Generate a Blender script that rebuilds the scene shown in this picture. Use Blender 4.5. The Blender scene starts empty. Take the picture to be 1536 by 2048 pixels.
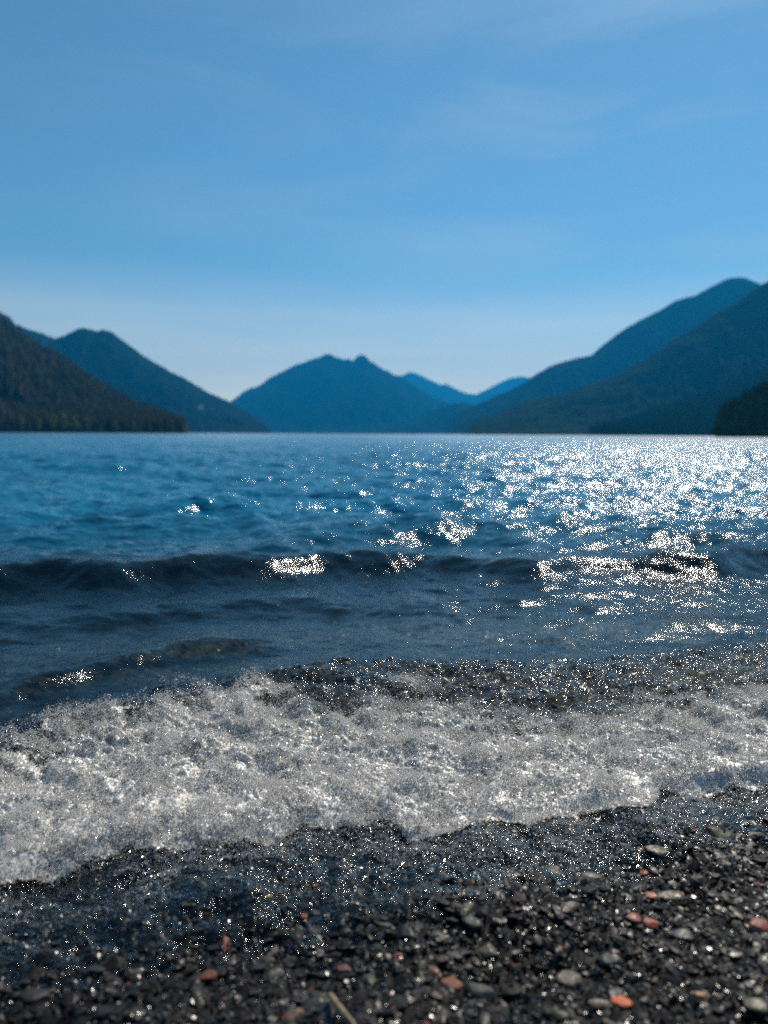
import bpy, math, random
import numpy as np
from mathutils import Matrix, Vector

R = math.radians
rng = np.random.default_rng(7)
random.seed(7)
scn = bpy.context.scene
C = scn.collection

# ------------------------------------------------------------------ camera
H = 0.80                      # height of the camera above the lake
VF = R(67.0)
FPX = 1024 / math.tan(VF / 2) # focal length in photograph pixels
PITCH = R(5.76)
ROLL = R(0.33)
cam_d = bpy.data.cameras.new('camera')
cam = bpy.data.objects.new('camera', cam_d); C.objects.link(cam)
CM = Matrix.Translation((0, 0, H)) @ Matrix.Rotation(R(90) - PITCH, 4, 'X') @ Matrix.Rotation(ROLL, 4, 'Z')
cam.matrix_world = CM
cam_d.sensor_fit = 'VERTICAL'; cam_d.sensor_height = 24.0; cam_d.sensor_width = 18.0
cam_d.lens = 12.0 / math.tan(VF / 2)
cam_d.clip_start = 0.05; cam_d.clip_end = 60000
cam_d.dof.use_dof = True
cam_d.dof.focus_distance = 1.95
cam_d.dof.aperture_fstop = 1.5
scn.camera = cam

# ------------------------------------------------------------------ sky and sun
SUN_EL, SUN_AZ = 44.5, 26.0   # azimuth clockwise from +Y
w = bpy.data.worlds.new('World'); scn.world = w; w.use_nodes = True
nt = w.node_tree; nt.nodes.clear()
def wn(t, **k):
    n = nt.nodes.new(t)
    for a, b in k.items(): setattr(n, a, b)
    return n
sky = wn('ShaderNodeTexSky', sky_type='NISHITA', sun_disc=False, sun_elevation=R(SUN_EL), sun_rotation=R(SUN_AZ),
         altitude=200.0, air_density=1.0, dust_density=0.15, ozone_density=1.0)
tc = wn('ShaderNodeTexCoord')
mp = wn('ShaderNodeMapping'); mp.inputs['Rotation'].default_value = (0, R(-32), 0); mp.inputs['Scale'].default_value = (1.3, 1.3, 7.0); mp.inputs['Location'].default_value = (2.2, 0.4, 5.3)
cl = wn('ShaderNodeTexNoise'); cl.inputs['Scale'].default_value = 1.6; cl.inputs['Detail'].default_value = 7; cl.inputs['Distortion'].default_value = 0.6
cr = wn('ShaderNodeMapRange'); cr.inputs['From Min'].default_value = 0.45; cr.inputs['From Max'].default_value = 0.85
cr.inputs['To Min'].default_value = 0.0; cr.inputs['To Max'].default_value = 0.6
gain = wn('ShaderNodeMix', data_type='RGBA', blend_type='MULTIPLY'); gain.inputs[0].default_value = 1.0
gain.inputs[7].default_value = (0.62, 0.93, 1.0, 1)
mx = wn('ShaderNodeMix', data_type='RGBA'); mx.inputs[7].default_value = (5.5, 7.2, 8.2, 1)
bg = wn('ShaderNodeBackground'); bg.inputs['Strength'].default_value = 0.068
wo = wn('ShaderNodeOutputWorld')
L = nt.links.new
L(tc.outputs['Generated'], mp.inputs['Vector']); L(mp.outputs[0], cl.inputs['Vector'])
L(cl.outputs[0], cr.inputs['Value']); gx_ = wn('ShaderNodeSeparateXYZ'); L(tc.outputs['Generated'], gx_.inputs[0])
gr = wn('ShaderNodeMapRange'); gr.inputs['From Min'].default_value = -0.30; gr.inputs['From Max'].default_value = 0.25; gr.inputs['To Min'].default_value = 0.25
L(gx_.outputs[0], gr.inputs['Value'])
gm = wn('ShaderNodeMath', operation='MULTIPLY'); L(cr.outputs[0], gm.inputs[0]); L(gr.outputs[0], gm.inputs[1]); L(gm.outputs[0], mx.inputs[0])
sx = wn('ShaderNodeSeparateXYZ'); L(tc.outputs['Generated'], sx.inputs[0])
hb = wn('ShaderNodeMapRange'); hb.inputs['From Min'].default_value = 0.235; hb.inputs['From Max'].default_value = -0.01; hb.interpolation_type = 'SMOOTHERSTEP'   # thin low cloud plus a warm horizon glow painted into the sky
hb.inputs['To Min'].default_value = 0.0; hb.inputs['To Max'].default_value = 0.85; L(sx.outputs[2], hb.inputs['Value'])
mp2 = wn('ShaderNodeMapping'); mp2.inputs['Scale'].default_value = (1.0, 1.0, 14.0); L(tc.outputs['Generated'], mp2.inputs['Vector'])
c2 = wn('ShaderNodeTexNoise'); c2.inputs['Scale'].default_value = 2.0; c2.inputs['Detail'].default_value = 6; L(mp2.outputs[0], c2.inputs['Vector'])
c2r = wn('ShaderNodeMapRange'); c2r.inputs['From Min'].default_value = 0.3; c2r.inputs['From Max'].default_value = 0.7
c2r.inputs['To Min'].default_value = 0.7; c2r.inputs['To Max'].default_value = 1.1; L(c2.outputs[0], c2r.inputs['Value'])
hm = wn('ShaderNodeMath', operation='MULTIPLY', use_clamp=True); L(hb.outputs[0], hm.inputs[0]); L(c2r.outputs[0], hm.inputs[1])
mx2 = wn('ShaderNodeMix', data_type='RGBA'); mx2.inputs[7].default_value = (18.5, 15.8, 10.8, 1)
L(hm.outputs[0], mx2.inputs[0]); L(mx.outputs[2], mx2.inputs[6])
L(sky.outputs[0], gain.inputs[6]); L(gain.outputs[2], mx.inputs[6]); L(mx2.outputs[2], bg.inputs[0]); L(bg.outputs[0], wo.inputs[0])
sd = bpy.data.lights.new('sun', 'SUN'); sd.energy = 4.8; sd.angle = R(0.53); sd.color = (1.0, 0.91, 0.78)
sun = bpy.data.objects.new('sun', sd); C.objects.link(sun)
sv = Vector((math.sin(R(SUN_AZ)) * math.cos(R(SUN_EL)), math.cos(R(SUN_AZ)) * math.cos(R(SUN_EL)), math.sin(R(SUN_EL))))
sun.rotation_euler = sv.to_track_quat('Z', 'Y').to_euler()
scn.view_settings.view_transform = 'Standard'; scn.view_settings.look = 'None'
scn.view_settings.exposure = 0.42; scn.view_settings.gamma = 1.0
cy = scn.cycles
cy.use_denoising = False
cy.max_bounces = 12; cy.diffuse_bounces = 7; cy.glossy_bounces = 3; cy.transmission_bounces = 4
cy.transparent_max_bounces = 24; cy.volume_bounces = 0
cy.sample_clamp_indirect = 3.0; cy.use_adaptive_sampling = False
cy.caustics_reflective = False; cy.caustics_refractive = False

# ------------------------------------------------------------------ helpers
def ray(px, py):
    d = Vector(((px - 768) / FPX, -(py - 1024) / FPX, -1.0))
    return (CM.to_3x3() @ d)
def at_y(px, py, Y):
    d = ray(px, py); return Vector((0, 0, H)) + d * (Y / d.y)
def at_z(px, py, z=0.0):
    d = ray(px, py); return Vector((0, 0, H)) + d * ((z - H) / d.z)

def mesh_np(name, V, F, mat=None, smooth=True, parent=None, attrs=None, link=True):
    V = np.ascontiguousarray(V, dtype=np.float32); F = np.ascontiguousarray(F, dtype=np.int32)
    k = F.shape[1]
    me = bpy.data.meshes.new(name)
    me.vertices.add(len(V)); me.vertices.foreach_set('co', V.ravel())
    me.loops.add(F.size); me.loops.foreach_set('vertex_index', F.ravel())
    me.polygons.add(len(F)); me.polygons.foreach_set('loop_start', np.arange(0, F.size, k, dtype=np.int32))
    me.polygons.foreach_set('use_smooth', np.full(len(F), smooth, dtype=bool) if isinstance(smooth, bool) else smooth)
    for an, av in (attrs or {}).items():
        if av.ndim == 1:
            a = me.attributes.new(an, 'FLOAT', 'POINT'); a.data.foreach_set('value', av.astype(np.float32))
        else:
            a = me.attributes.new(an, 'FLOAT_COLOR', 'POINT')
            c4 = np.ones((len(V), 4), np.float32); c4[:, :3] = av; a.data.foreach_set('color', c4.ravel())
    me.update(calc_edges=True)
    if mat: me.materials.append(mat)
    if not link: return me
    o = bpy.data.objects.new(name, me); C.objects.link(o)
    if parent: o.parent = parent
    return o
def grid_faces(nr, nc):
    i = np.arange(nr - 1)[:, None] * nc + np.arange(nc - 1)[None, :]
    return np.stack([i, i + 1, i + nc + 1, i + nc], -1).reshape(-1, 4)
def tag(o, label=None, cat=None, group=None, kind=None):
    if label: o['label'] = label
    if cat: o['category'] = cat
    if group: o['group'] = group
    if kind: o['kind'] = kind
    return o

class Field:
    """tileable random height field with a power-law spectrum, unit variance"""
    def __init__(s, n, beta, lo, hi, seed, ax=1.0, ay=1.0):
        r = np.random.default_rng(seed)
        kx = np.fft.fftfreq(n, 1 / n)[None, :] * ax; ky = np.fft.fftfreq(n, 1 / n)[:, None] * ay
        k = np.sqrt(kx * kx + ky * ky); k[0, 0] = 1
        a = k ** (-beta) * (k >= lo) * (k <= hi)
        f = np.fft.ifft2(a * np.fft.fft2(r.standard_normal((n, n)))).real
        s.f = ((f - f.mean()) / f.std()).astype(np.float32); s.n = n
    def __call__(s, x, y, tile):
        u = np.mod(x / tile, 1.0) * s.n; v = np.mod(y / tile, 1.0) * s.n
        i = np.floor(u).astype(int); j = np.floor(v).astype(int); fu = u - i; fv = v - j
        i %= s.n; j %= s.n; i1 = (i + 1) % s.n; j1 = (j + 1) % s.n; f = s.f
        return (f[j, i] * (1 - fu) + f[j, i1] * fu) * (1 - fv) + (f[j1, i] * (1 - fu) + f[j1, i1] * fu) * fv
NA = Field(1024, 1.6, 2, 300, 11)    # general fbm
NB = Field(1024, 1.2, 4, 500, 12)
NC = Field(1024, 0.6, 20, 400, 13)   # busy
NG = Field(512, 1.0, 2, 24, 14)      # soft patches
NS = Field(1024, 2.3, 6, 300, 15)    # smooth lumps
NR = Field(1024, 1.9, 14, 300, 16)   # small ripples

def sstep(a, b, x):
    t = np.clip((x - a) / (b - a), 0, 1); return t * t * (3 - 2 * t)
def line(pts, z, sm=.12):
    q = sorted(((lambda p: (p.x, p.y))(at_z(a, b, z))) for a, b in pts)
    xs = np.array([p[0] for p in q]); ys = np.array([p[1] for p in q])
    n = max(1, len(xs) // 3)
    s0 = (ys[n] - ys[0]) / (xs[n] - xs[0]); s1 = (ys[-1] - ys[-1 - n]) / (xs[-1] - xs[-1 - n])
    lo, hi = xs[0] - 3, xs[-1] + 3
    gx = np.linspace(lo, hi, 1600); gy = np.interp(gx, xs, ys)
    gy = np.where(gx < xs[0], ys[0] + 0.6 * s0 * (gx - xs[0]), gy)
    gy = np.where(gx > xs[-1], ys[-1] + 0.6 * s1 * (gx - xs[-1]), gy)
    k = max(3, int(sm * ys.mean() / (gx[1] - gx[0])) | 1); ker = np.hanning(k + 2); ker /= ker.sum()
    gy = np.convolve(np.pad(gy, len(ker) // 2, 'edge'), ker, 'valid')
    return lambda x: np.interp(x, gx, gy)

# ------------------------------------------------------------------ materials
def new_mat(name):
    m = bpy.data.materials.new(name); m.use_nodes = True; m.node_tree.nodes.clear()
    t = m.node_tree
    def N(ty, ins=None, **k):
        n = t.nodes.new(ty)
        for a, b in k.items(): setattr(n, a, b)
        for a, b in (ins or {}).items():
            if isinstance(b, bpy.types.NodeSocket): t.links.new(b, n.inputs[a])
            else: n.inputs[a].default_value = b
        return n
    out = N('ShaderNodeOutputMaterial')
    return m, N, out, t.links.new

def mat_water():
    m, N, out, L = new_mat('lake_water')
    geo = N('ShaderNodeNewGeometry'); P = geo.outputs['Position']
    deep = N('ShaderNodeAttribute', attribute_name='deep').outputs['Fac']
    fine = N('ShaderNodeAttribute', attribute_name='fine').outputs['Fac']
    m1 = N('ShaderNodeMapping', {'Vector': P, 'Scale': (1.0, 2.2, 1.0)})
    n1 = N('ShaderNodeTexNoise', {'Vector': m1.outputs[0], 'Scale': 26.0, 'Detail': 4.0, 'Roughness': 0.62, 'Distortion': 0.35})
    n2 = N('ShaderNodeTexNoise', {'Vector': m1.outputs[0], 'Scale': 3.2, 'Detail': 3.0, 'Roughness': 0.6, 'Distortion': 0.3})
    b1 = N('ShaderNodeBump', {'Height': n1.outputs[0], 'Distance': 0.010, 'Strength': fine})
    b2 = N('ShaderNodeBump', {'Height': n2.outputs[0], 'Distance': 0.075, 'Strength': deep, 'Normal': b1.outputs[0]})
    shal = N('ShaderNodeAttribute', attribute_name='shal').outputs['Fac']
    n3 = N('ShaderNodeTexNoise', {'Vector': m1.outputs[0], 'Scale': 95.0, 'Detail': 3.0, 'Roughness': 0.6, 'Distortion': 0.3})
    b3 = N('ShaderNodeBump', {'Height': n3.outputs[0], 'Distance': 0.003, 'Strength': shal, 'Normal': b2.outputs[0]})
    nrm = b3.outputs[0]
    fr = N('ShaderNodeFresnel', {'IOR': 1.333, 'Normal': nrm})
    rgh = N('ShaderNodeAttribute', attribute_name='rough').outputs['Fac']
    gl = N('ShaderNodeBsdfGlossy', {'Color': (1, 1, 1, 1), 'Roughness': rgh, 'Normal': nrm})
    tint = N('ShaderNodeMix', {0: deep, 6: (0.82, 0.87, 0.85, 1), 7: (0.20, 0.34, 0.33, 1)}, data_type='RGBA')
    tr = N('ShaderNodeBsdfTransparent', {'Color': tint.outputs[2]})
    df = N('ShaderNodeBsdfDiffuse', {'Color': (0.002, 0.125, 0.235, 1), 'Normal': nrm})
    body = N('ShaderNodeMixShader', {0: deep, 1: tr.outputs[0], 2: df.outputs[0]})
    mix = N('ShaderNodeMixShader', {0: fr.outputs[0], 1: body.outputs[0], 2: gl.outputs[0]})
    L(mix.outputs[0], out.inputs[0]); return m

def mat_stone(name, rough=0.3, bump=0.0012, spec=0.5):
    m, N, out, L = new_mat(name)
    col = N('ShaderNodeAttribute', attribute_name='col').outputs['Color']
    tc = N('ShaderNodeTexCoord'); P = N('ShaderNodeNewGeometry').outputs['Position']
    n1 = N('ShaderNodeTexNoise', {'Vector': P, 'Scale': 120.0, 'Detail': 5.0, 'Roughness': 0.65})
    v = N('ShaderNodeMapRange', {'Value': n1.outputs[0], 'From Min': 0.3, 'From Max': 0.7, 'To Min': 0.65, 'To Max': 1.45})
    mc = N('ShaderNodeVectorMath', {0: col, 1: v.outputs[0]}, operation='MULTIPLY')
    n2 = N('ShaderNodeTexNoise', {'Vector': P, 'Scale': 330.0, 'Detail': 3.0, 'Roughness': 0.7})
    b = N('ShaderNodeBump', {'Height': n2.outputs[0], 'Distance': bump, 'Strength': 1.0})
    rr = N('ShaderNodeMapRange', {'Value': n1.outputs[0], 'From Min': 0.35, 'From Max': 0.65, 'To Min': rough * 0.6, 'To Max': rough * 1.5})
    p = N('ShaderNodeBsdfPrincipled', {'Base Color': mc.outputs[0], 'Roughness': rr.outputs[0], 'Normal': b.outputs[0], 'IOR': 1.45, 'Specular IOR Level': spec})
    L(p.outputs[0], out.inputs[0]); return m

def mat_foam():
    m, N, out, L = new_mat('foam')
    P = N('ShaderNodeNewGeometry').outputs['Position']
    dens = N('ShaderNodeAttribute', attribute_name='dens').outputs['Fac']
    n1 = N('ShaderNodeTexNoise', {'Vector': P, 'Scale': 100.0, 'Detail': 5.0, 'Roughness': 0.78, 'Distortion': 0.6})
    n2 = N('ShaderNodeTexVoronoi', {'Vector': P, 'Scale': 210.0})
    b = N('ShaderNodeBump', {'Height': n2.outputs['Distance'], 'Distance': 0.0008, 'Strength': 0.6})
    th = N('ShaderNodeMath', {0: 1.02, 1: dens}, operation='SUBTRACT')
    cv = N('ShaderNodeMath', {0: n1.outputs[0], 1: th.outputs[0]}, operation='SUBTRACT')
    cvr = N('ShaderNodeMapRange', {'Value': cv.outputs[0], 'From Min': -0.05, 'From Max': 0.09, 'To Min': 0.0, 'To Max': 1.0})
    df = N('ShaderNodeBsdfDiffuse', {'Color': (0.90, 0.87, 0.82, 1), 'Normal': b.outputs[0]})
    tl = N('ShaderNodeBsdfTranslucent', {'Color': (0.86, 0.85, 0.79, 1), 'Normal': b.outputs[0]})
    dt = N('ShaderNodeMixShader', {0: 0.34, 1: df.outputs[0], 2: tl.outputs[0]})
    tr = N('ShaderNodeBsdfTransparent', {'Color': (0.95, 0.97, 0.97, 1)})
    body = N('ShaderNodeMixShader', {0: cvr.outputs[0], 1: tr.outputs[0], 2: dt.outputs[0]})
    gl = N('ShaderNodeBsdfGlossy', {'Color': (1, 1, 1, 1), 'Roughness': 0.38, 'Normal': b.outputs[0]})
    fr = N('ShaderNodeFresnel', {'IOR': 1.333, 'Normal': b.outputs[0]})
    mix = N('ShaderNodeMixShader', {0: fr.outputs[0], 1: body.outputs[0], 2: gl.outputs[0]})
    L(mix.outputs[0], out.inputs[0]); return m

def mat_bubble():
    m, N, out, L = new_mat('bubble')
    fr = N('ShaderNodeFresnel', {'IOR': 1.333})
    gl = N('ShaderNodeBsdfGlossy', {'Color': (1, 1, 1, 1), 'Roughness': 0.2})
    tr = N('ShaderNodeBsdfTransparent', {'Color': (0.93, 0.95, 0.96, 1)})
    tl = N('ShaderNodeBsdfTranslucent', {'Color': (0.8, 0.84, 0.86, 1)})
    body = N('ShaderNodeMixShader', {0: 0.16, 1: tr.outputs[0], 2: tl.outputs[0]})
    mix = N('ShaderNodeMixShader', {0: fr.outputs[0], 1: body.outputs[0], 2: gl.outputs[0]})
    L(mix.outputs[0], out.inputs[0]); return m

def mat_froth():
    m, N, out, L = new_mat('froth')
    df = N('ShaderNodeBsdfDiffuse', {'Color': (0.96, 0.95, 0.93, 1)})
    tl = N('ShaderNodeBsdfTranslucent', {'Color': (0.96, 0.95, 0.93, 1)})
    dt = N('ShaderNodeMixShader', {0: 0.5, 1: df.outputs[0], 2: tl.outputs[0]})
    gl = N('ShaderNodeBsdfGlossy', {'Color': (1, 1, 1, 1), 'Roughness': 0.25})
    fr = N('ShaderNodeFresnel', {'IOR': 1.333})
    tr = N('ShaderNodeBsdfTransparent', {'Color': (0.97, 0.98, 0.98, 1)})
    dt = N('ShaderNodeMixShader', {0: 0.14, 1: dt.outputs[0], 2: tr.outputs[0]})
    mix = N('ShaderNodeMixShader', {0: fr.outputs[0], 1: dt.outputs[0], 2: gl.outputs[0]})
    L(mix.outputs[0], out.inputs[0]); return m

def mat_simple(name, c0, c1, scale, rough=0.9, detail=5.0):
    m, N, out, L = new_mat(name)
    P = N('ShaderNodeNewGeometry').outputs['Position']
    n = N('ShaderNodeTexNoise', {'Vector': P, 'Scale': scale, 'Detail': detail, 'Roughness': 0.6})
    f = N('ShaderNodeMapRange', {'Value': n.outputs[0], 'From Min': 0.35, 'From Max': 0.65})
    mc = N('ShaderNodeMix', {0: f.outputs[0], 6: (*c0, 1), 7: (*c1, 1)}, data_type='RGBA')
    p = N('ShaderNodeBsdfDiffuse', {'Color': mc.outputs[2]})
    L(p.outputs[0], out.inputs[0]); return m

M_water = mat_water()
M_foam = mat_foam(); M_bubble = mat_bubble(); M_froth = mat_froth()
M_wet = mat_stone('wet_stone', 0.44, 0.0003, 0.16)
M_glint = mat_stone('wet_grit_stones', 0.25, 0.0002)
M_grit = mat_stone('wet_grit', 0.6, 0.002, 0.15)
M_hill = mat_simple('forest_slope', (0.008, 0.016, 0.010), (0.018, 0.028, 0.016), 0.02)
M_conifer = mat_simple('conifer_needles', (0.018, 0.035, 0.018), (0.05, 0.075, 0.03), 0.15)
M_leaf = mat_simple('pale_leaves', (0.10, 0.13, 0.03), (0.22, 0.24, 0.07), 0.3)
M_bark = mat_simple('bark', (0.05, 0.04, 0.03), (0.12, 0.10, 0.08), 1.0)
M_rock = mat_simple('pale_rock', (0.3, 0.3, 0.29), (0.5, 0.5, 0.48), 0.05)

# ------------------------------------------------------------------ shore profile
f_front = line([(0,1788),(130,1750),(250,1705),(330,1716),(430,1700),(540,1690),(600,1668),(750,1655),(830,1680),(900,1670),
                (1050,1660),(1150,1642),(1270,1640),(1320,1602),(1400,1592),(1536,1580)], 0.01, .025)
f_mean = line([(0,1770),(400,1715),(768,1670),(1150,1640),(1536,1590)], 0.0)
f_dense = line([(0,1500),(200,1445),(290,1415),(400,1395),(530,1382),(620,1415),(720,1410),(850,1394),(1000,1425),(1150,1430),(1300,1405),(1536,1382)], 0.07)
f_crest = line([(-100,1500),(0,1470),(150,1440),(290,1405),(380,1380),(560,1362),(700,1350),(900,1345),(1100,1338),(1300,1335),(1450,1315),(1536,1300)], 0.08)
f_film = line([(0,1975),(250,1935),(500,1885),(768,1845),(1000,1785),(1250,1720),(1536,1645)], 0.05)

def beach_z(x, y):
    d = f_mean(x) - y                       # positive = landward
    z = np.where(d > 0, 0.095 * d, 0.13 * d)
    z = np.maximum(z, -3.2 + 0 * d)
    z = np.where(d < -24, -3.12 - 0.0 * d, z)
    near = np.exp(-np.maximum(np.abs(y) - 6, 0) * .2)
    return z + near * (0.007 * NS(x, y, 2.6) + 0.0016 * NS(x, y, 0.6))

def waves(x, y):
    """open-water chop, summed from many components whose amplitude fades where the mesh is too coarse"""
    r = np.random.default_rng(5)
    z = np.zeros_like(x)
    dist = np.sqrt(x * x + y * y)
    near = sstep(2.0, 7.5, y)                                   # calmer close to the shore
    n = 84
    dr = np.maximum(0.0035 * y, 0.0015 * dist) * np.where(y > 30, 2.0, 1.0)
    for i in range(n):
        lam = 0.09 * (4.2 / 0.09) ** ((i + r.random()) / n)
        th = r.normal(0.08, 0.27 if lam > 0.8 else 0.6)
        k = 2 * math.pi / lam
        s = 0.026 if lam > 1.5 else (0.037 if lam > 0.5 else 0.030)
        s *= 0.75 + 0.5 * r.random()
        a = s / k
        ph = r.random() * 6.28
        kx, ky = k * math.sin(th), k * math.cos(th)
        fade = np.clip(lam / (4.0 * dr) - 0.5, 0, 1)
        short = 0.62 + 0.38 * near if lam < 0.6 else 0.12 + 0.88 * near
        p = kx * x + ky * y + ph + 0.9 * NG(x + 3.1 * i, y - 1.7 * i, 11 * lam)
        z += a * fade * short * ((np.sin(p) + 1) ** 1.35 * 0.82 - 0.9)
    return z

def crest(x, y, pts, z0, h, wb, wf, x0=None, x1=None, wob=0.0):
    f = line(pts, z0, .22)
    yc = f(x) + wob * NG(x, 0 * x, 11.0)
    d = y - yc
    h = h * (1 + .08 * NG(x + 7.7 * h, y * .2, 14.0)); g = np.where(d > 0, np.exp(-(d / wb) ** 2), np.exp(-(d / wf) ** 2))
    e = 1.0
    if x0 is not None:
        a = at_z(x0[0], pts[0][1], z0).x; b = at_z(x0[1], pts[0][1], z0).x; e = e * sstep(a, b, x)
    if x1 is not None:
        a = at_z(x1[0], pts[-1][1], z0).x; b = at_z(x1[1], pts[-1][1], z0).x; e = e * (1 - sstep(a, b, x))
    return h * g * e

def water_z(x, y):
    z = waves(x, y)
    m = y < 14
    xs, ys = x[m], y[m]
    q = np.zeros_like(xs)
    q += crest(xs, ys, [(0,1150),(100,1140),(230,1148),(350,1130),(480,1134),(600,1121),(700,1108),(850,1107),(950,1122),(1030,1130),(1200,1114),(1300,1113),(1400,1118),(1536,1102)], .08, .125, .55, .21, wob=.07)
    q += crest(xs, ys, [(-200,1040),(0,1022),(150,1008),(300,1022),(460,1005),(700,1010)], .07, .085, .6, .30, x1=(480,760), wob=.1)
    q += crest(xs, ys, [(560,1070),(700,1055),(800,1060),(900,1050)], .07, .05, .35, .2, x0=(480,620), x1=(840,960))
    q += crest(xs, ys, [(-150,1440),(0,1392),(100,1352),(250,1315),(420,1280),(520,1285),(650,1310)], .04, .050, .24, .125, x1=(420,680))
    q += crest(xs, ys, [(0,1235),(200,1222),(420,1205),(560,1190),(700,1200)], .04, .035, .3, .16, x1=(600,800), wob=.05)
    q += crest(xs, ys, [(740,1215),(790,1195),(850,1178),(900,1195),(960,1230)], .05, .030, .20, .12, x0=(720,820), x1=(880,960))
    q += crest(xs, ys, [(1300,1262),(1400,1240),(1536,1250)], .04, .04, .2, .12, x0=(1180,1380), wob=.04)
    # the bore breaking on the shore
    yc = f_crest(xs); yf = f_front(xs)
    t = np.clip((yc - ys) / (yc - yf), 0, 1.3)
    bore = np.interp(t, [0, .12, .3, .6, .9, 1.0, 1.06], [.088, .070, .052, .044, .034, .020, .0])
    back = .088 * np.exp(-np.maximum(ys - yc, 0) ** 2 / .35 ** 2)
    q += np.where(ys > yc, back, bore)
    # chop in the bore
    cho = np.exp(-((t - .35) / .5) ** 2) * (ys < yc + .1)
    q += cho * (.008 * NS(xs, ys, 1.1) + .0028 * NR(xs, ys, .7))
    # thin sheet of run-up water over the gravel
    ff = f_film(xs); tf = np.clip((ys - ff) / (yf - ff), -1, 1)
    film = beach_z(xs, ys) + np.interp(tf, [-1, -.3, 0, .5, 1], [-.05, -.014, .003, .012, .017]) + (.0016 * NS(xs, ys * 1.6, .8) + .0010 * NR(xs, ys * 1.8, .45)) 
    wgt = sstep(0.0, .06, ys - yf)
    q = np.where(ys > yf + .06, q, film * (1 - wgt) + q * wgt)
    q = np.where(ys < ff - .25, beach_z(xs, ys) - .05, q)
    z[m] = np.where(ys > yf, z[m] * sstep(0, .5, ys - yf), 0) + q
    return z

# ------------------------------------------------------------------ ground (beach and lake bed, one sheet)
ya = np.concatenate([-1600 * np.geomspace(1, .012, 20) + 0.0, np.linspace(-15, 0.3, 40), np.arange(0.35, 5, .008),
                     np.geomspace(5, 15000, 160)])
ta = np.concatenate([-np.geomspace(6, .72, 22), np.linspace(-.7, .7, 420), np.geomspace(.72, 6, 22)])
Yg, Tg = np.meshgrid(ya, ta, indexing='ij')
Xg = Tg * (np.abs(Yg) * 0.55 + 1.0 + 0.0)
Xg = np.clip(Xg, -15500, 15500)
Zg = beach_z(Xg, Yg)
Zg = np.where(Yg < -15, 1.4 + 0 * Zg, Zg)
V = np.stack([Xg, Yg, Zg], -1).reshape(-1, 3)
n = NB(V[:, 0], V[:, 1], .25)
gc = np.array([[.007, .007, .007]]) * (1 + .4 * n[:, None]).clip(.3, 2)
o = mesh_np('beach_ground', V, grid_faces(*Xg.shape), M_grit, attrs={'col': gc})
tag(o, 'dark wet beach running down under the lake', kind='structure')

# ------------------------------------------------------------------ water
ya = [0.72]
while ya[-1] < 9500:
    y = ya[-1]; ya.append(y * (1 + (0.0034 if y < 30 else (0.007 if y < 600 else .03))))
ya = np.array(ya)
ta = np.concatenate([-np.geomspace(2.5, .66, 24), np.linspace(-.65, .65, 940), np.geomspace(.66, 2.5, 24)])
Yw, Tw = np.meshgrid(ya, ta, indexing='ij'); Xw = Yw * Tw
Zw = water_z(Xw.ravel(), Yw.ravel()).reshape(Xw.shape)
V = np.stack([Xw, Yw, Zw], -1).reshape(-1, 3)
depth = -beach_z(V[:, 0], V[:, 1])
deep = np.maximum(sstep(.26, .95, depth), 0.06 * sstep(0, .2, V[:, 1] - f_crest(V[:, 0])))
fine = .34 + .0 * sstep(3, 9, V[:, 1]) + .35 * (1 - sstep(0, .25, V[:, 1] - f_crest(V[:, 0])))
ff = f_film(V[:, 0])
o = mesh_np('lake_water', V, grid_faces(*Xw.shape), M_water, attrs={'rough': .06 + .06 * sstep(math.log(5), math.log(14), np.log(V[:, 1])) + .045 * sstep(math.log(12), math.log(120), np.log(V[:, 1])), 'deep': deep, 'fine': fine.clip(0, 1), 'shal': .28 + .72 * sstep(-.12, .0, V[:, 1] - f_front(V[:, 0])) - .72 * sstep(-.05, .15, V[:, 1] - f_crest(V[:, 0])) - .18 * sstep(4, 9, V[:, 1])})
tag(o, 'blue rippled lake water with small waves running in to the beach', kind='structure')

# ------------------------------------------------------------------ foam
xs = np.arange(-1.6, 1.9, .0028); ys = np.arange(0.95, 2.75, .0027)
Yf, Xf = np.meshgrid(ys, xs, indexing='ij'); x = Xf.ravel(); y = Yf.ravel()
wz = water_z(x.copy(), y.copy())
yf = f_front(x) + .012 * NS(x, y * .3, 1.2); yd = f_dense(x); yc = f_crest(x)
core = sstep(-.014, .02, y - yf) * (1 - sstep(-.12, .08, y - yd + .05 * NA(x, y, .7)))
hgt = sstep(-.012, .05, y - yf) * (1 - sstep(-.12, .05, y - yd))
gap = NA(x, y * 1.3, 1.25) * .6 + NB(x, y, .6) * .45
dens = core * (0.72 - .07 * gap - .07 * NS(x, y * 1.2, 1.0) - .03 * NR(x, y, .5))
spark = sstep(-.16, .0, y - yf + .03 * NA(x, y, .5)) * (1 - sstep(-.06, .02, y - yc + .02 * NA(x, y, .4)))
dens = np.maximum(dens, spark * (.24 + .05 * NB(x, y, .5)))
lump = .0045 * np.abs(NS(x, y, 2.0)) + .0016 * np.abs(NS(x, y * 1.2, .55)) + .0009 * NR(x, y, .34)
z = wz + hgt * (.003 + lump * (.35 + .65 * sstep(0, .16, y - yf))) + .0015 + (.5 + core) * .0004 * rng.standard_normal(len(x))
keep = ((dens > .27)).reshape(Xf.shape)
F = grid_faces(*Xf.shape)
kf = keep.ravel()[F].all(1); F = F[kf]
used = np.zeros(len(x), bool); used[F.ravel()] = True
idx = np.cumsum(used) - 1
jit = .0008
V = np.stack([x + rng.normal(0, jit, len(x)), y + rng.normal(0, jit, len(x)), z], -1)[used]
o = mesh_np('foam', V, idx[F], M_foam, smooth=True, attrs={'dens': dens[used]})
tag(o, 'white bubbly foam of the small wave breaking on the gravel', 'foam', kind='stuff')

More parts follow.
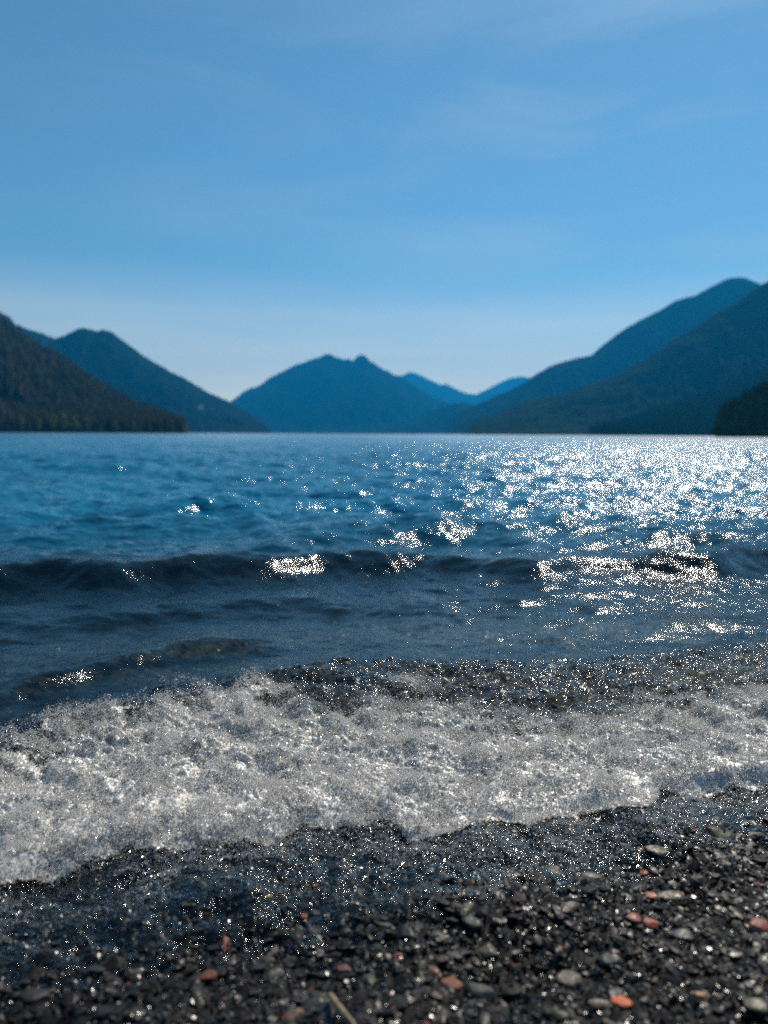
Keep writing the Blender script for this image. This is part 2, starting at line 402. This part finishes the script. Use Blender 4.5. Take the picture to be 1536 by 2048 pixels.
# unit shapes
def ico(sub):
    import bmesh
    bm = bmesh.new(); bmesh.ops.create_icosphere(bm, subdivisions=sub, radius=1.0)
    V = np.array([v.co[:] for v in bm.verts]); F = np.array([[v.index for v in f.verts] for f in bm.faces]); bm.free(); return V, F
def rotmats(n, r, tilt=None):
    if tilt is None:
        q = r.standard_normal((n, 4)); q /= np.linalg.norm(q, axis=1, keepdims=True)
        a, b, c, d = q.T
        return np.stack([np.stack([1-2*(c*c+d*d), 2*(b*c-a*d), 2*(b*d+a*c)], -1), np.stack([2*(b*c+a*d), 1-2*(b*b+d*d), 2*(c*d-a*b)], -1),
                         np.stack([2*(b*d-a*c), 2*(c*d+a*b), 1-2*(b*b+c*c)], -1)], 1)
    t = r.random(n) * 6.283; ct, st = np.cos(t), np.sin(t); o1, z0 = np.ones(n), np.zeros(n)
    Rz = np.stack([np.stack([ct, -st, z0], -1), np.stack([st, ct, z0], -1), np.stack([z0, z0, o1], -1)], 1)
    ax = r.normal(0, tilt, n); ay = r.normal(0, tilt, n)
    c, s = np.cos(ax), np.sin(ax)
    Rx = np.stack([np.stack([o1, z0, z0], -1), np.stack([z0, c, -s], -1), np.stack([z0, s, c], -1)], 1)
    c, s = np.cos(ay), np.sin(ay)
    Ry = np.stack([np.stack([c, z0, s], -1), np.stack([z0, o1, z0], -1), np.stack([-s, z0, c], -1)], 1)
    return Ry @ Rx @ Rz

# ------------------------------------------------------------------ droplets and bubbles
bV, bF = ico(1)
NBUB = 300000
bx = rng.uniform(-1.6, 1.9, NBUB * 2); by = rng.uniform(1.0, 2.7, NBUB * 2)
a = by - f_front(bx); c = f_crest(bx) - by
pr = sstep(-.22, .06, a + .06 * NA(bx, by, .6)) * sstep(-.01, .05, c + .03 * NB(bx, by, .5)) * (.12 + .88 * (NA(bx, by, .6) > -.1)) * (.22 + .78 * sstep(-.1, .05, f_dense(bx) - by))
inside = (np.abs(bx) < by * .62 + .25) & (rng.random(len(bx)) < pr)
bx, by = bx[inside], by[inside]
bz = water_z(bx.copy(), by.copy())
cd = sstep(0, .05, by - f_front(bx)) * (1 - sstep(-.05, .05, by - f_dense(bx)))
br = np.exp(rng.normal(math.log(.0010), .38, len(bx))).clip(.0005, .0030)
hop = np.where(rng.random(len(bx)) < .12, rng.exponential(.012, len(bx)), 0) * sstep(-.05, .1, by - f_front(bx))
bz = bz + cd * (.004 + .0045 * np.abs(NS(bx, by, 2.0)) + .0016 * np.abs(NS(bx, by * 1.2, .55))) + .0015 + hop + br * .3
Rm = rotmats(len(bx), rng)
VV = np.einsum('nij,vj->nvi', Rm, bV) * br[:, None, None] + np.stack([bx, by, bz], -1)[:, None, :]
FF = bF[None] + (np.arange(len(bx)) * len(bV))[:, None, None]
o = mesh_np('foam_bubbles', VV.reshape(-1, 3), FF.reshape(-1, 3), M_bubble, smooth=False)
tag(o, 'clear bubbles and flying droplets over the breaking foam', 'bubbles', kind='stuff')

# froth: a porous mass of tiny white bubbles piled on the breaking wave
oV = np.array([[1,0,0],[-1,0,0],[0,1,0],[0,-1,0],[0,0,1],[0,0,-1]], float)
oF = np.array([[0,2,4],[2,1,4],[1,3,4],[3,0,4],[2,0,5],[1,2,5],[3,1,5],[0,3,5]])
fx = rng.uniform(-1.6, 1.9, 3100000); fy = rng.uniform(1.0, 2.7, len(fx))
fk = np.abs(fx) < fy * .60 + .25; fx, fy = fx[fk], fy[fk]
dd = fy - f_front(fx) - .012 * NS(fx, fy * .3, 1.2)
cc = sstep(-.010, .022, dd) * (1 - sstep(-.12, .09, fy - f_dense(fx) + .05 * NA(fx, fy, .7)))
cl1 = .58 + .50 * NS(fx, fy * 1.2, 1.0) + .36 * NR(fx, fy, .5) + .30 * NA(fx, fy, .8)
fk = rng.random(len(fx)) < (cc * (cl1 + .22 + .45 * np.exp(-(dd / .09) ** 2)).clip(.10, 1.3) * .95)
fx, fy, dd = fx[fk], fy[fk], dd[fk]
thick = (.004 + .010 * np.abs(NS(fx + 3, fy, 1.6)) + .006 * np.abs(NR(fx, fy, .9))) * (.6 + .4 * sstep(0, .12, dd))
fz = water_z(fx.copy(), fy.copy()) + .002 + thick * rng.random(len(fx)) ** 1.4 + .0045 * np.abs(NS(fx, fy, 2.0)) * sstep(0, .12, dd)
fr_ = np.exp(rng.normal(math.log(.00095), .35, len(fx))).clip(.0004, .0024)
print('froth', len(fx), 'bubbles', len(bx))
VV = np.einsum('nij,vj->nvi', rotmats(len(fx), rng), oV) * fr_[:, None, None] + np.stack([fx, fy, fz], -1)[:, None, :]
FF = oF[None] + (np.arange(len(fx)) * 6)[:, None, None]
o = mesh_np('froth', VV.reshape(-1, 3), FF.reshape(-1, 3), M_froth, smooth=True)
tag(o, 'white froth of tiny bubbles piled on the breaking wave', 'froth', kind='stuff')

# ------------------------------------------------------------------ pebbles
def pebble_shape(sub, seed, ax=(1, .75, .34), cuts=9, soft=26):
    r = np.random.default_rng(seed)
    V, F = ico(sub)
    n = r.standard_normal((cuts, 3)); n /= np.linalg.norm(n, axis=1, keepdims=True)
    n = np.vstack([n, [[0, .05, 1], [0, 0, -1]]]); n /= np.linalg.norm(n, axis=1, keepdims=True)
    d = np.concatenate([r.uniform(.55, .92, cuts), [.66, .75]])
    c = np.maximum(V @ n.T, 1e-3); rad = d[None] / c
    rad = np.concatenate([rad, np.full((len(V), 1), 1.05)], 1)
    rr = (rad ** -soft).sum(1) ** (-1 / soft)
    return V * rr[:, None] * np.array(ax), F
PAL = np.array([[.030,.031,.033],[.022,.023,.026],[.042,.045,.048],[.034,.042,.046],[.040,.036,.032],[.052,.044,.038],
                [.015,.015,.017],[.045,.052,.056],[.060,.045,.038],[.035,.030,.030],[.070,.070,.062]])
PW = np.array([.2,.16,.12,.12,.1,.07,.1,.06,.03,.03,.01]); PW /= PW.sum()
def scatter(n, size_mu, size_sd, smin, smax, region, sub, seed, sink, tilt):
    r = np.random.default_rng(seed); outV, outF, outC = [], [], []; base = 0
    px, py = region(r, n)
    size = np.exp(r.normal(math.log(size_mu), size_sd, len(px))).clip(smin, smax)
    kind = r.integers(0, 7, len(px))
    for k in range(7):
        sel = kind == k
        if not sel.any(): continue
        ax = (1.1, [.8,.62,.7,.9,.55,.75,.85][k], [.24,.20,.28,.22,.26,.32,.18][k])
        sV, sF = pebble_shape(sub, 100 + k + seed, ax, 6 + k % 4)
        m = int(sel.sum()); Rm = rotmats(m, r, tilt)
        z = beach_z(px[sel], py[sel]) + size[sel] * .5 * sink
        VV = np.einsum('nij,vj->nvi', Rm, sV) * (size[sel] * .5)[:, None, None] + np.stack([px[sel], py[sel], z], -1)[:, None, :]
        FF = sF[None] + (np.arange(m) * len(sV))[:, None, None] + base
        col = PAL[r.choice(len(PAL), m, p=PW)] * r.uniform(.13, .52, (m, 1)) * r.normal(1, .06, (m, 3))
        rusty = r.random(m) < .005
        col[rusty] = np.array([.17, .045, .022]) * r.uniform(.5, 1.2, (int(rusty.sum()), 1))
        outV.append(VV.reshape(-1, 3)); outF.append(FF.reshape(-1, 3)); outC.append(np.repeat(col, len(sV), 0)); base += m * len(sV)
    return np.vstack(outV), np.vstack(outF), np.vstack(outC)
def reg(y0, y1, k=.62, c=.12, film=False):
    def f(r, n):
        y = r.uniform(y0, y1, n); x = r.uniform(-1, 1, n) * (k * y1 + c)
        m = np.abs(x) < k * y + c
        return x[m], y[m]
    return f
parts = [scatter(30000, .0130, .42, .007, .034, reg(.55, 1.9, c=.3), 2, 1, .30, .26),
         scatter(68000, .0062, .35, .003, .011, reg(.55, 1.9, c=.3), 1, 2, 1.3, .5),
         scatter(12000, .026, .35, .012, .06, reg(1.6, 5.5), 1, 3, .2, .25)]
off = 0; Vs, Fs, Cs = [], [], []
for v, f, c in parts:
    Vs.append(v); Fs.append(f + off); Cs.append(c); off += len(v)
o = mesh_np('gravel', np.vstack(Vs), np.vstack(Fs), M_wet, smooth=False, attrs={'col': np.vstack(Cs)})
o.data.materials.append(M_glint)
mi = np.zeros(sum(map(len, Fs)), np.int32); mi[len(Fs[0]):len(Fs[0]) + len(Fs[1])] = 1
o.data.polygons.foreach_set('material_index', mi)
tag(o, 'dark wet shingle of flat slate pebbles along the shore', 'gravel', kind='stuff')

def ground_hit(px, py, lift=.012):
    z = .05
    for _ in range(6):
        p = at_z(px, py, z); z = float(beach_z(np.array([p.x]), np.array([p.y]))[0]) + lift
    return at_z(px, py, z)
# px, py, width px, colour, height/width, yaw, label
PEB = [
 (1242,2005,40,(.42,.085,.022),.55,-25,'bright orange rounded pebble among the dark shingle, bottom right of the photo'),
 (1458,1794,20,(.36,.07,.03),.4,10,'small bright orange-red chip at right, right of the brown slabs'),
 (1357,1790,30,(.17,.065,.03),.3,15,'thin rust-brown sliver of stone just left of the small bright orange-red chip'),
 (1303,1791,26,(.24,.06,.03),.4,-20,'rusty red chip beside the flat brown slab at right'),
 (1266,1835,34,(.20,.062,.045),.45,-20,'dull red flat pebble, left one of the pair below the brown slabs'),
 (1299,1846,34,(.25,.075,.045),.45,-30,'brick red flat pebble, right one of the pair below the brown slabs'),
 (1515,1850,46,(.20,.065,.05),.5,10,'red-brown pebble near the right edge at mid shingle'),
 (1340,1797,66,(.065,.052,.045),.4,5,'long flat brown slab between two orange chips at right'),
 (1316,1702,54,(.085,.068,.055),.45,0,'flat tan stone with a dark overhang in the glittering wet sheet at right'),
 (1283,1700,24,(.22,.06,.035),.5,0,'small red pebble touching the flat tan stone in the wet sheet'),
 (1037,1798,36,(.075,.052,.042),.6,-20,'brown rounded pebble standing at the edge of the wet sheet'),
 (902,1968,48,(.18,.075,.045),.35,0,'terracotta elongated pebble left of centre bottom, lying level'),
 (883,1920,30,(.10,.066,.056),.75,0,'pale mauve rounded pebble above the terracotta one'),
 (866,1942,24,(.14,.05,.03),.4,0,'small orange-brown pebble between the mauve and the terracotta ones'),
 (957,1985,64,(.045,.06,.056),.5,-18,'large grey-green pointed pebble right of the terracotta one'),
 (962,1980,30,(.075,.035,.035),.8,40,'purple-brown angular pebble leaning on the grey-green pointed one'),
 (1223,1920,50,(.050,.072,.080),.5,0,'blue-grey smooth oval pebble above right centre of the shingle'),
 (1370,1872,48,(.055,.080,.084),.5,5,'pale teal-grey oval pebble at right, above the bright orange one'),
 (1135,1960,56,(.085,.062,.050),.45,0,'dusty brown oblong pebble left of the bright orange one'),
 (946,1845,50,(.040,.052,.058),.55,0,'square-shouldered slate block at the edge of the wet sheet'),
 (975,1902,50,(.05,.054,.046),.5,-15,'olive grey pebble below the slate block'),
 (812,1870,60,(.018,.020,.024),.8,-35,'biggest near-black angular stone left of the slate block'),
 (688,1938,34,(.085,.038,.030),.6,0,'dark red-brown pebble under the arched twig-like ridge of stones'),
 (417,1952,36,(.13,.050,.035),.45,10,'brick brown pebble alone in the shallow sheet at lower left'),
 (590,2032,46,(.09,.052,.042),.8,30,'reddish brown tall pebble at the bottom edge left of the twig'),
 (652,2020,50,(.042,.060,.075),.5,0,'steel blue pebble just left of the twig'),
 (601,1999,36,(.042,.060,.074),.5,0,'smaller steel blue pebble up left of the twig'),
 (636,1995,40,(.052,.052,.042),.5,-20,'olive brown oval pebble between the steel blue ones'),
 (1512,2010,46,(.26,.23,.17),.55,-20,'pale cream rough pebble at the bottom right corner'),
 (1124,2030,26,(.23,.22,.15),.8,-30,'small pale yellowish pebble at the bottom edge'),
 (1398,1991,24,(.24,.12,.04),.6,0,'small ochre pebble right of the bright orange one'),
 (539,1792,14,(.75,.30,.05),.9,20,'tiny glowing amber pebble in the wet sheet left of centre'),
 (608,1832,24,(.20,.085,.045),.6,0,'ochre-brown pebble under shallow water below the amber one'),
 (1440,1668,60,(.020,.020,.022),.35,0,'low black slab at right just under the foam edge'),
 (1108,1742,40,(.034,.045,.052),.5,0,'slate grey pebble half drowned at the foam side of the wet sheet'),
 (1185,1757,54,(.040,.042,.042),.45,0,'flat charcoal stone right of the half drowned slate pebble'),
]
for i, (px, py, wd, colr, asp, yaw, lab) in enumerate(PEB):
    p = ground_hit(px, py, .007)
    dist = (p - Vector((0, 0, H))).length
    wm = wd / FPX * dist
    wm *= .82
    sV, sF = pebble_shape(3, 500 + i, (1.08, .78, .20 + .30 * asp), 9, 22)
    o = mesh_np('pebble', sV * wm * .5, sF, M_wet, smooth=False, attrs={'col': np.tile(np.array(colr) * (.9 if colr[0] > 2 * colr[2] else .45), (len(sV), 1))})
    o.location = p; o.rotation_euler = (R(random.uniform(4, 14)), R(random.uniform(-6, 6)), R(yaw))
    tag(o, lab, 'pebble', 'coloured pebbles lying out on the dark shingle')
# twig
pts = [ground_hit(x_, y_, .022) for x_, y_ in ((660, 1990), (674, 2008), (688, 2026), (704, 2046), (716, 2066))]
tv = []
for k, p in enumerate(pts):
    rr = .0042 - .0003 * k
    for j in range(8):
        a = j / 8 * 6.283; tv.append((p.x + math.cos(a) * rr * 1.0 + .0008 * math.sin(k * 3), p.y + .3 * math.cos(a) * rr, p.z + math.sin(a) * rr))
tf = [[k * 8 + j, k * 8 + (j + 1) % 8, (k + 1) * 8 + (j + 1) % 8, (k + 1) * 8 + j] for k in range(len(pts) - 1) for j in range(8)]
tv.append(tuple(pts[0])); c0 = len(tv) - 1
o = mesh_np('twig', np.array(tv), np.array(tf), M_wet, attrs={'col': np.tile(np.array([.17, .14, .09]), (len(tv), 1))})
tag(o, 'thin straw-coloured twig lying on the pebbles at the bottom edge', 'twig')

# ------------------------------------------------------------------ mountains
def ridge(name, label, pts, yc, ysh, rough, relief, seed, mat=None, ncol=500, nrow=70, jag=0.0, back=1.25):
    """terrain ridge: the crest line at depth yc, a gullied slope down to the shore at depth ysh, and the far side"""
    r = np.random.default_rng(seed)
    px = np.array([p[0] for p in pts], float); py = np.array([p[1] for p in pts], float)
    q = np.linspace(px[0], px[-1], ncol); h = np.interp(q, px, py)
    ker = np.hanning(7); ker /= ker.sum(); h = np.convolve(np.pad(h, 3, 'edge'), ker, 'valid')
    W = [at_y(a, b, yc) for a, b in zip(q, h)]
    X = np.array([p.x for p in W]); Z = np.array([max(p.z, -4) for p in W])
    Z = Z + jag * NB(X, X * 0 + seed * 31.7, 1200.0) * sstep(0, 40, Z)
    t = np.linspace(0, 1, nrow)
    T, XX = np.meshgrid(t, X, indexing='ij'); ZZ = np.tile(Z, (nrow, 1))
    Y = yc + (ysh - yc) * T
    Xr = XX * Y / yc
    zz = ZZ * (1 - T) ** 1.12 * (1 - .0 * T)
    env = np.minimum(T * 2.2, (1 - T) * 1.8).clip(0, 1)
    n1 = NA(Xr, Y * .55 + seed * 977, relief * 9); n2 = NB(Xr, Y + seed * 313, relief * 3)
    zz = zz + ZZ * rough * env * (-.55 * np.abs(n1) + .16 * n2)
    zz = np.where(T > .97, -4 * (T - .97) / .03 + zz * (1 - (T - .97) / .03), zz)
    tb = np.linspace(0, 1, 12)[1:]
    TB, XB = np.meshgrid(tb, X, indexing='ij'); ZB = np.tile(Z, (11, 1)); YB = yc * (1 + (back - 1) * TB)
    zb = ZB * (1 - TB) - 4 * TB
    X2 = np.vstack([(XB * YB / yc)[::-1], Xr]); Y2 = np.vstack([YB[::-1], Y]); Z2 = np.vstack([zb[::-1], zz])
    o = mesh_np(name, np.stack([X2, Y2, Z2], -1).reshape(-1, 3), grid_faces(*X2.shape)[:, ::-1], mat or M_hill)
    tag(o, label, kind='structure')
    return X2, Y2, Z2, 11

A = [(-420,330),(-250,480),(-120,570),(0,638),(30,662),(75,695),(110,715),(150,743),(190,770),(225,793),(265,815),(320,836),(350,847),(366,856),(376,868),(384,876)]
B = [(-300,560),(-150,590),(-60,600),(0,624),(20,634),(30,648),(50,656),(75,664),(110,677),(130,671),(155,658),(175,656),(195,661),(205,658),(225,666),(250,685),(280,705),(310,725),(340,742),(370,757),(400,775),(420,788),(440,795),(462,803),(480,815),(500,826),(525,842),(538,857),(546,868),(550,876)]
Cc = [(300,876),(380,850),(462,803),(485,785),(500,777),(515,773),(540,755),(560,745),(590,730),(620,720),(640,714),(650,709),(660,708),(668,713),(680,716),(688,720),(697,717),(705,722),(712,715),(722,709),(732,713),(740,722),(752,728),(768,740),(776,741),(788,750),(800,751),(818,764),(858,790),(898,808),(940,840),(980,876)]
D = [(740,810),(780,770),(803,752),(818,744),(830,746),(840,750),(860,760),(880,769),(893,768),(910,777),(930,786),(952,789),(975,778),(1000,765),(1020,756),(1045,753),(1065,757),(1090,765),(1130,790),(1180,840)]
E = [(700,876),(740,866),(768,858),(800,848),(840,832),(870,820),(890,812),(905,808),(930,805),(945,810),(960,820),(990,845),(1020,876)]
F_ = [(900,840),(930,820),(955,808),(993,791),(1015,783),(1048,765),(1062,755),(1078,745),(1095,735),(1113,727),(1150,718),(1183,710),(1208,688),(1243,662),(1283,638),(1318,622),(1353,600),(1375,594),(1393,590),(1423,572),(1453,558),(1473,554),(1493,556),(1513,565),(1535,574),(1600,570),(1700,520),(1850,500)]
G = [(922,876),(928,866),(940,852),(960,838),(1000,825),(1025,812),(1050,803),(1080,797),(1113,790),(1168,771),(1213,758),(1260,735),(1290,717),(1318,700),(1363,668),(1403,646),(1433,625),(1468,608),(1503,582),(1536,562),(1600,515),(1750,440),(1900,400)]
Hh = [(1150,876),(1190,868),(1225,856),(1270,842),(1320,828),(1370,808),(1410,797),(1450,782),(1490,762),(1536,738),(1620,700),(1750,640),(1900,600)]
I_ = [(1428,876),(1434,870),(1440,862),(1450,853),(1475,838),(1500,822),(1536,800),(1600,760),(1700,700),(1850,640)]
M_far = mat_simple('far_forest', (0.006, 0.012, 0.010), (0.012, 0.020, 0.014), 0.006)
ridge('mountain', 'palest blue distant ridge in the gap right of the twin-peaked mountain', D, 13500, 11500, .25, 900, 4, M_far, back=1.1)
ridge('mountain', 'blue twin-peaked mountain in the centre across the lake', Cc, 8200, 6700, .30, 600, 3, M_far, ncol=900, jag=2)
ridge('mountain', 'low blue hill at the foot of the valley right of centre', E, 6300, 5600, .25, 400, 5, M_far)
ridge('mountain', 'long blue mountainside rising to the round summit at right', F_, 5000, 3900, .28, 450, 6, M_far, ncol=700, jag=1.5)
ridge('mountain', 'blue mountain with a rounded double top at left', B, 4200, 3100, .34, 380, 2, M_far, ncol=700, jag=2)
ridge('mountain', 'dark blue forested mountainside sloping down from the right edge', G, 2900, 2150, .28, 300, 7, jag=1.5, ncol=700)
hA = ridge('hillside', 'dark forested hillside sloping down from the left edge to the water', A, 1450, 950, .26, 130, 1, ncol=600)
hH = ridge('hillside', 'lower dark wooded slope at right in front of the mountainside', Hh, 2050, 1500, .2, 150, 8, ncol=500)
hI = ridge('headland', 'near black wooded point at the right edge', I_, 640, 520, .15, 70, 9, ncol=300)

# forest cover: conifers standing on the three nearest slopes, one mesh each
def cone_unit():
    V, F = [], []
    for z0, z1, rr in ((.08, .5, .20), (.3, .78, .15), (.55, 1.0, .09)):
        b = len(V); V.append((0, 0, z1))
        for j in range(7):
            a = j / 7 * 6.283; k = 1.0 if j % 2 else .7
            V.append((math.cos(a) * rr * k, math.sin(a) * rr * k, z0 + (.03 if j % 2 else 0)))
        F += [(b, b + 1 + j, b + 1 + (j + 1) % 7) for j in range(7)]
    return np.array(V), np.array(F)
cV, cF = cone_unit()
def forest(h, label, n, hmin, hmax, seed, tmax=1.0):
    X2, Y2, Z2, nb = h; r = np.random.default_rng(seed)
    rows, cols = X2.shape
    u = r.uniform(nb - 1, rows - 2, n); v = r.uniform(0, cols - 1.01, n)
    i, j = u.astype(int), v.astype(int); fu, fv = u - i, v - j
    def s(Q): return (Q[i, j] * (1 - fu) + Q[i + 1, j] * fu) * (1 - fv) + (Q[i, j + 1] * (1 - fu) + Q[i + 1, j + 1] * fu) * fv
    x, y, z = s(X2), s(Y2), s(Z2); m = z > .5
    x, y, z = x[m], y[m], z[m]; k = len(x)
    hh = r.uniform(hmin, hmax, k); wv = r.uniform(.8, 1.3, k)
    sc = np.stack([hh * wv, hh * wv, hh], -1)
    VV = cV[None] * sc[:, None, :] + np.stack([x, y, z - 1], -1)[:, None, :]
    FF = cF[None] + (np.arange(k) * len(cV))[:, None, None]
    o = mesh_np('conifer_forest', VV.reshape(-1, 3), FF.reshape(-1, 3), M_conifer, smooth=False)
    tag(o, label, 'forest', kind='stuff')
M_keep = M_conifer; M_conifer = mat_simple('brownish_conifer', (0.030, 0.034, 0.022), (0.075, 0.070, 0.042), 0.05)
forest(hA, 'dark conifer forest covering the left hillside', 16000, 9, 24, 1); M_conifer = M_keep
forest(hH, 'dark conifer forest covering the lower right slope', 9000, 14, 28, 2)
forest(hI, 'near black conifers massed on the point at the right edge', 2600, 12, 24, 3)

# individual trees
def blades(n, fn, seed):
    r = random.Random(seed); V, F = [], []
    for _ in range(n):
        c, d, w_, l_ = fn(r)
        d = Vector(d).normalized(); s_ = d.cross(Vector((0, 0, 1)));
        if s_.length < .1: s_ = Vector((1, 0, 0))
        s_.normalize(); s_ = (s_ + Vector((0, 0, r.uniform(-.6, .6)))).normalized(); b = len(V); c = Vector(c)
        V += [tuple(c - s_ * w_), tuple(c + d * l_ * .5 - s_ * w_ * .3 + Vector((0, 0, .1 * l_))), tuple(c + d * l_), tuple(c + s_ * w_)]
        F.append((b, b + 1, b + 2, b + 3))
    return np.array(V), np.array(F)
def trunk_mesh(h, r0):
    V, F = [], []
    for k in range(5):
        z = h * k / 4; rr = r0 * (1 - .85 * k / 4)
        for j in range(8): a = j / 8 * 6.283; V.append((math.cos(a) * rr, math.sin(a) * rr, z))
    for k in range(4):
        for j in range(8): F.append((k * 8 + j, k * 8 + (j + 1) % 8, (k + 1) * 8 + (j + 1) % 8, (k + 1) * 8 + j))
    return np.array(V), np.array(F)
def conifer_fn(h):
    def fn(r):
        t = r.random() ** 1.3; z = h * (.12 + .86 * t); rad = h * .17 * (1 - t) ** .8 + .3; a = r.random() * 6.283
        q = r.uniform(.05, .75) * rad
        return (math.cos(a) * q, math.sin(a) * q, z), (math.cos(a), math.sin(a), -.35), .05 * h * (1.1 - t) * .6, rad * r.uniform(.4, .9)
    return fn
def broad_fn(h):
    def fn(r):
        a = r.random() * 6.283; b = math.acos(r.uniform(-1, 1)); q = r.uniform(.5, 1.0)
        x, y, z = math.sin(b) * math.cos(a) * q, math.sin(b) * math.sin(a) * q, math.cos(b) * q
        k = 1 + .25 * math.sin(3 * a + 5 * z)
        return (x * h * .2 * k, y * h * .2 * k, h * .58 + z * h * .4), (r.uniform(-1, 1), r.uniform(-1, 1), r.uniform(-1, .6)), .025 * h, .05 * h
    return fn
def tree(name, kind, h, seed):
    root = bpy.data.objects.new(name, None); C.objects.link(root)
    V, F = trunk_mesh(h * .92, h * .016 + .1); mesh_np('trunk', V, F, M_bark, parent=root)
    V, F = blades(900, (conifer_fn if kind == 'c' else broad_fn)(h), seed)
    mesh_np('crown', V, F, M_conifer if kind == 'c' else M_leaf, smooth=False, parent=root)
    return root
def place(src, used, p, s, rz):
    if not used: o = src
    else:
        o = src.copy(); C.objects.link(o)
        for ch in src.children:
            c = ch.copy(); C.objects.link(c); c.parent = o
    o.location = p; o.scale = (s, s, s); o.rotation_euler = (0, 0, rz); return o
conA = tree('conifer_tree', 'c', 24, 1); broA = tree('broadleaf_tree', 'b', 22, 2)
CT = [(1441,22,'leftmost and lowest dark conifer on the wooded point at the right edge'),
      (1449,34,'second conifer from the left on the wooded point, beside its lowest tree'),
      (1460,42,'third conifer from the left on the wooded point'),
      (1472,52,'dark conifer mid-slope on the wooded point, fourth from the left'),
      (1486,56,'dark conifer on the wooded point above the faint pale streak'),
      (1500,64,'broad dark conifer high on the wooded point at the right'),
      (1514,70,'tall dark conifer second from the right edge'),
      (1529,80,'tallest dark conifer against the slope at the very right edge')]
for i, (px, hp, lab) in enumerate(CT):
    Y = 540 + 8 * i; p = at_y(px, 868, Y); hgt = hp / FPX * Y
    o = place(conA, i, (p.x, Y, .5), hgt / 24, i * 1.7); tag(o, lab, 'tree', 'conifers along the wooded point')
BT = [(44,34,'dull olive tree at the shore under the left hillside, leftmost pale one'),
      (78,30,'brownish green shore tree second of the pale ones at left'),
      (108,40,'bright yellow-green shore tree at left, first of the three brightest'),
      (128,42,'bright yellow-green shore tree at left, middle of the three brightest'),
      (150,36,'bright yellow-green shore tree at left, last of the three brightest'),
      (176,32,'slim pale shore tree just right of the three brightest'),
      (232,28,'greyish pale shore tree farther right along the left shore'),
      (268,24,'small greyish shore tree, rightmost pale one under the left hillside')]
for i, (px, hp, lab) in enumerate(BT):
    Y = 925; p = at_y(px, 866, Y); hgt = hp / FPX * Y
    o = place(broA, i, (p.x, Y, .3), hgt / 22, i * 1.3); tag(o, lab, 'tree', 'pale broadleaf trees along the left shore')
    o.scale = (hgt / 22 * .8, hgt / 22 * .8, hgt / 22)
# pale outcrop on the left mountain
p = at_y(402, 816, 3420)
sV, sF = pebble_shape(3, 900, (1, .8, 1.1), 9)
o = mesh_np('rock_outcrop', sV * 14, sF, M_rock); o.location = (p.x, p.y - 6, p.z)
tag(o, 'small pale bare outcrop low on the blue mountain at left', 'rock')

# ------------------------------------------------------------------ haze
m, N, out, L = new_mat('haze')
pv = N('ShaderNodeVolumePrincipled', {'Color': (0.01, 0.335, 0.80, 1), 'Density': 0.000075, 'Anisotropy': 0.25})
L(pv.outputs[0], out.inputs['Volume'])
import bmesh
me = bpy.data.meshes.new('haze'); bm = bmesh.new(); bmesh.ops.create_cube(bm, size=1.0); bm.to_mesh(me); bm.free()
me.materials.append(m)
hz = bpy.data.objects.new('haze', me); C.objects.link(hz)
z0, z1 = -5.0, 1450.0
hz.scale = (32000, 17000, z1 - z0); hz.location = (0, 6750, (z0 + z1) / 2)
tag(hz, 'pale blue air between the mountains', kind='stuff')
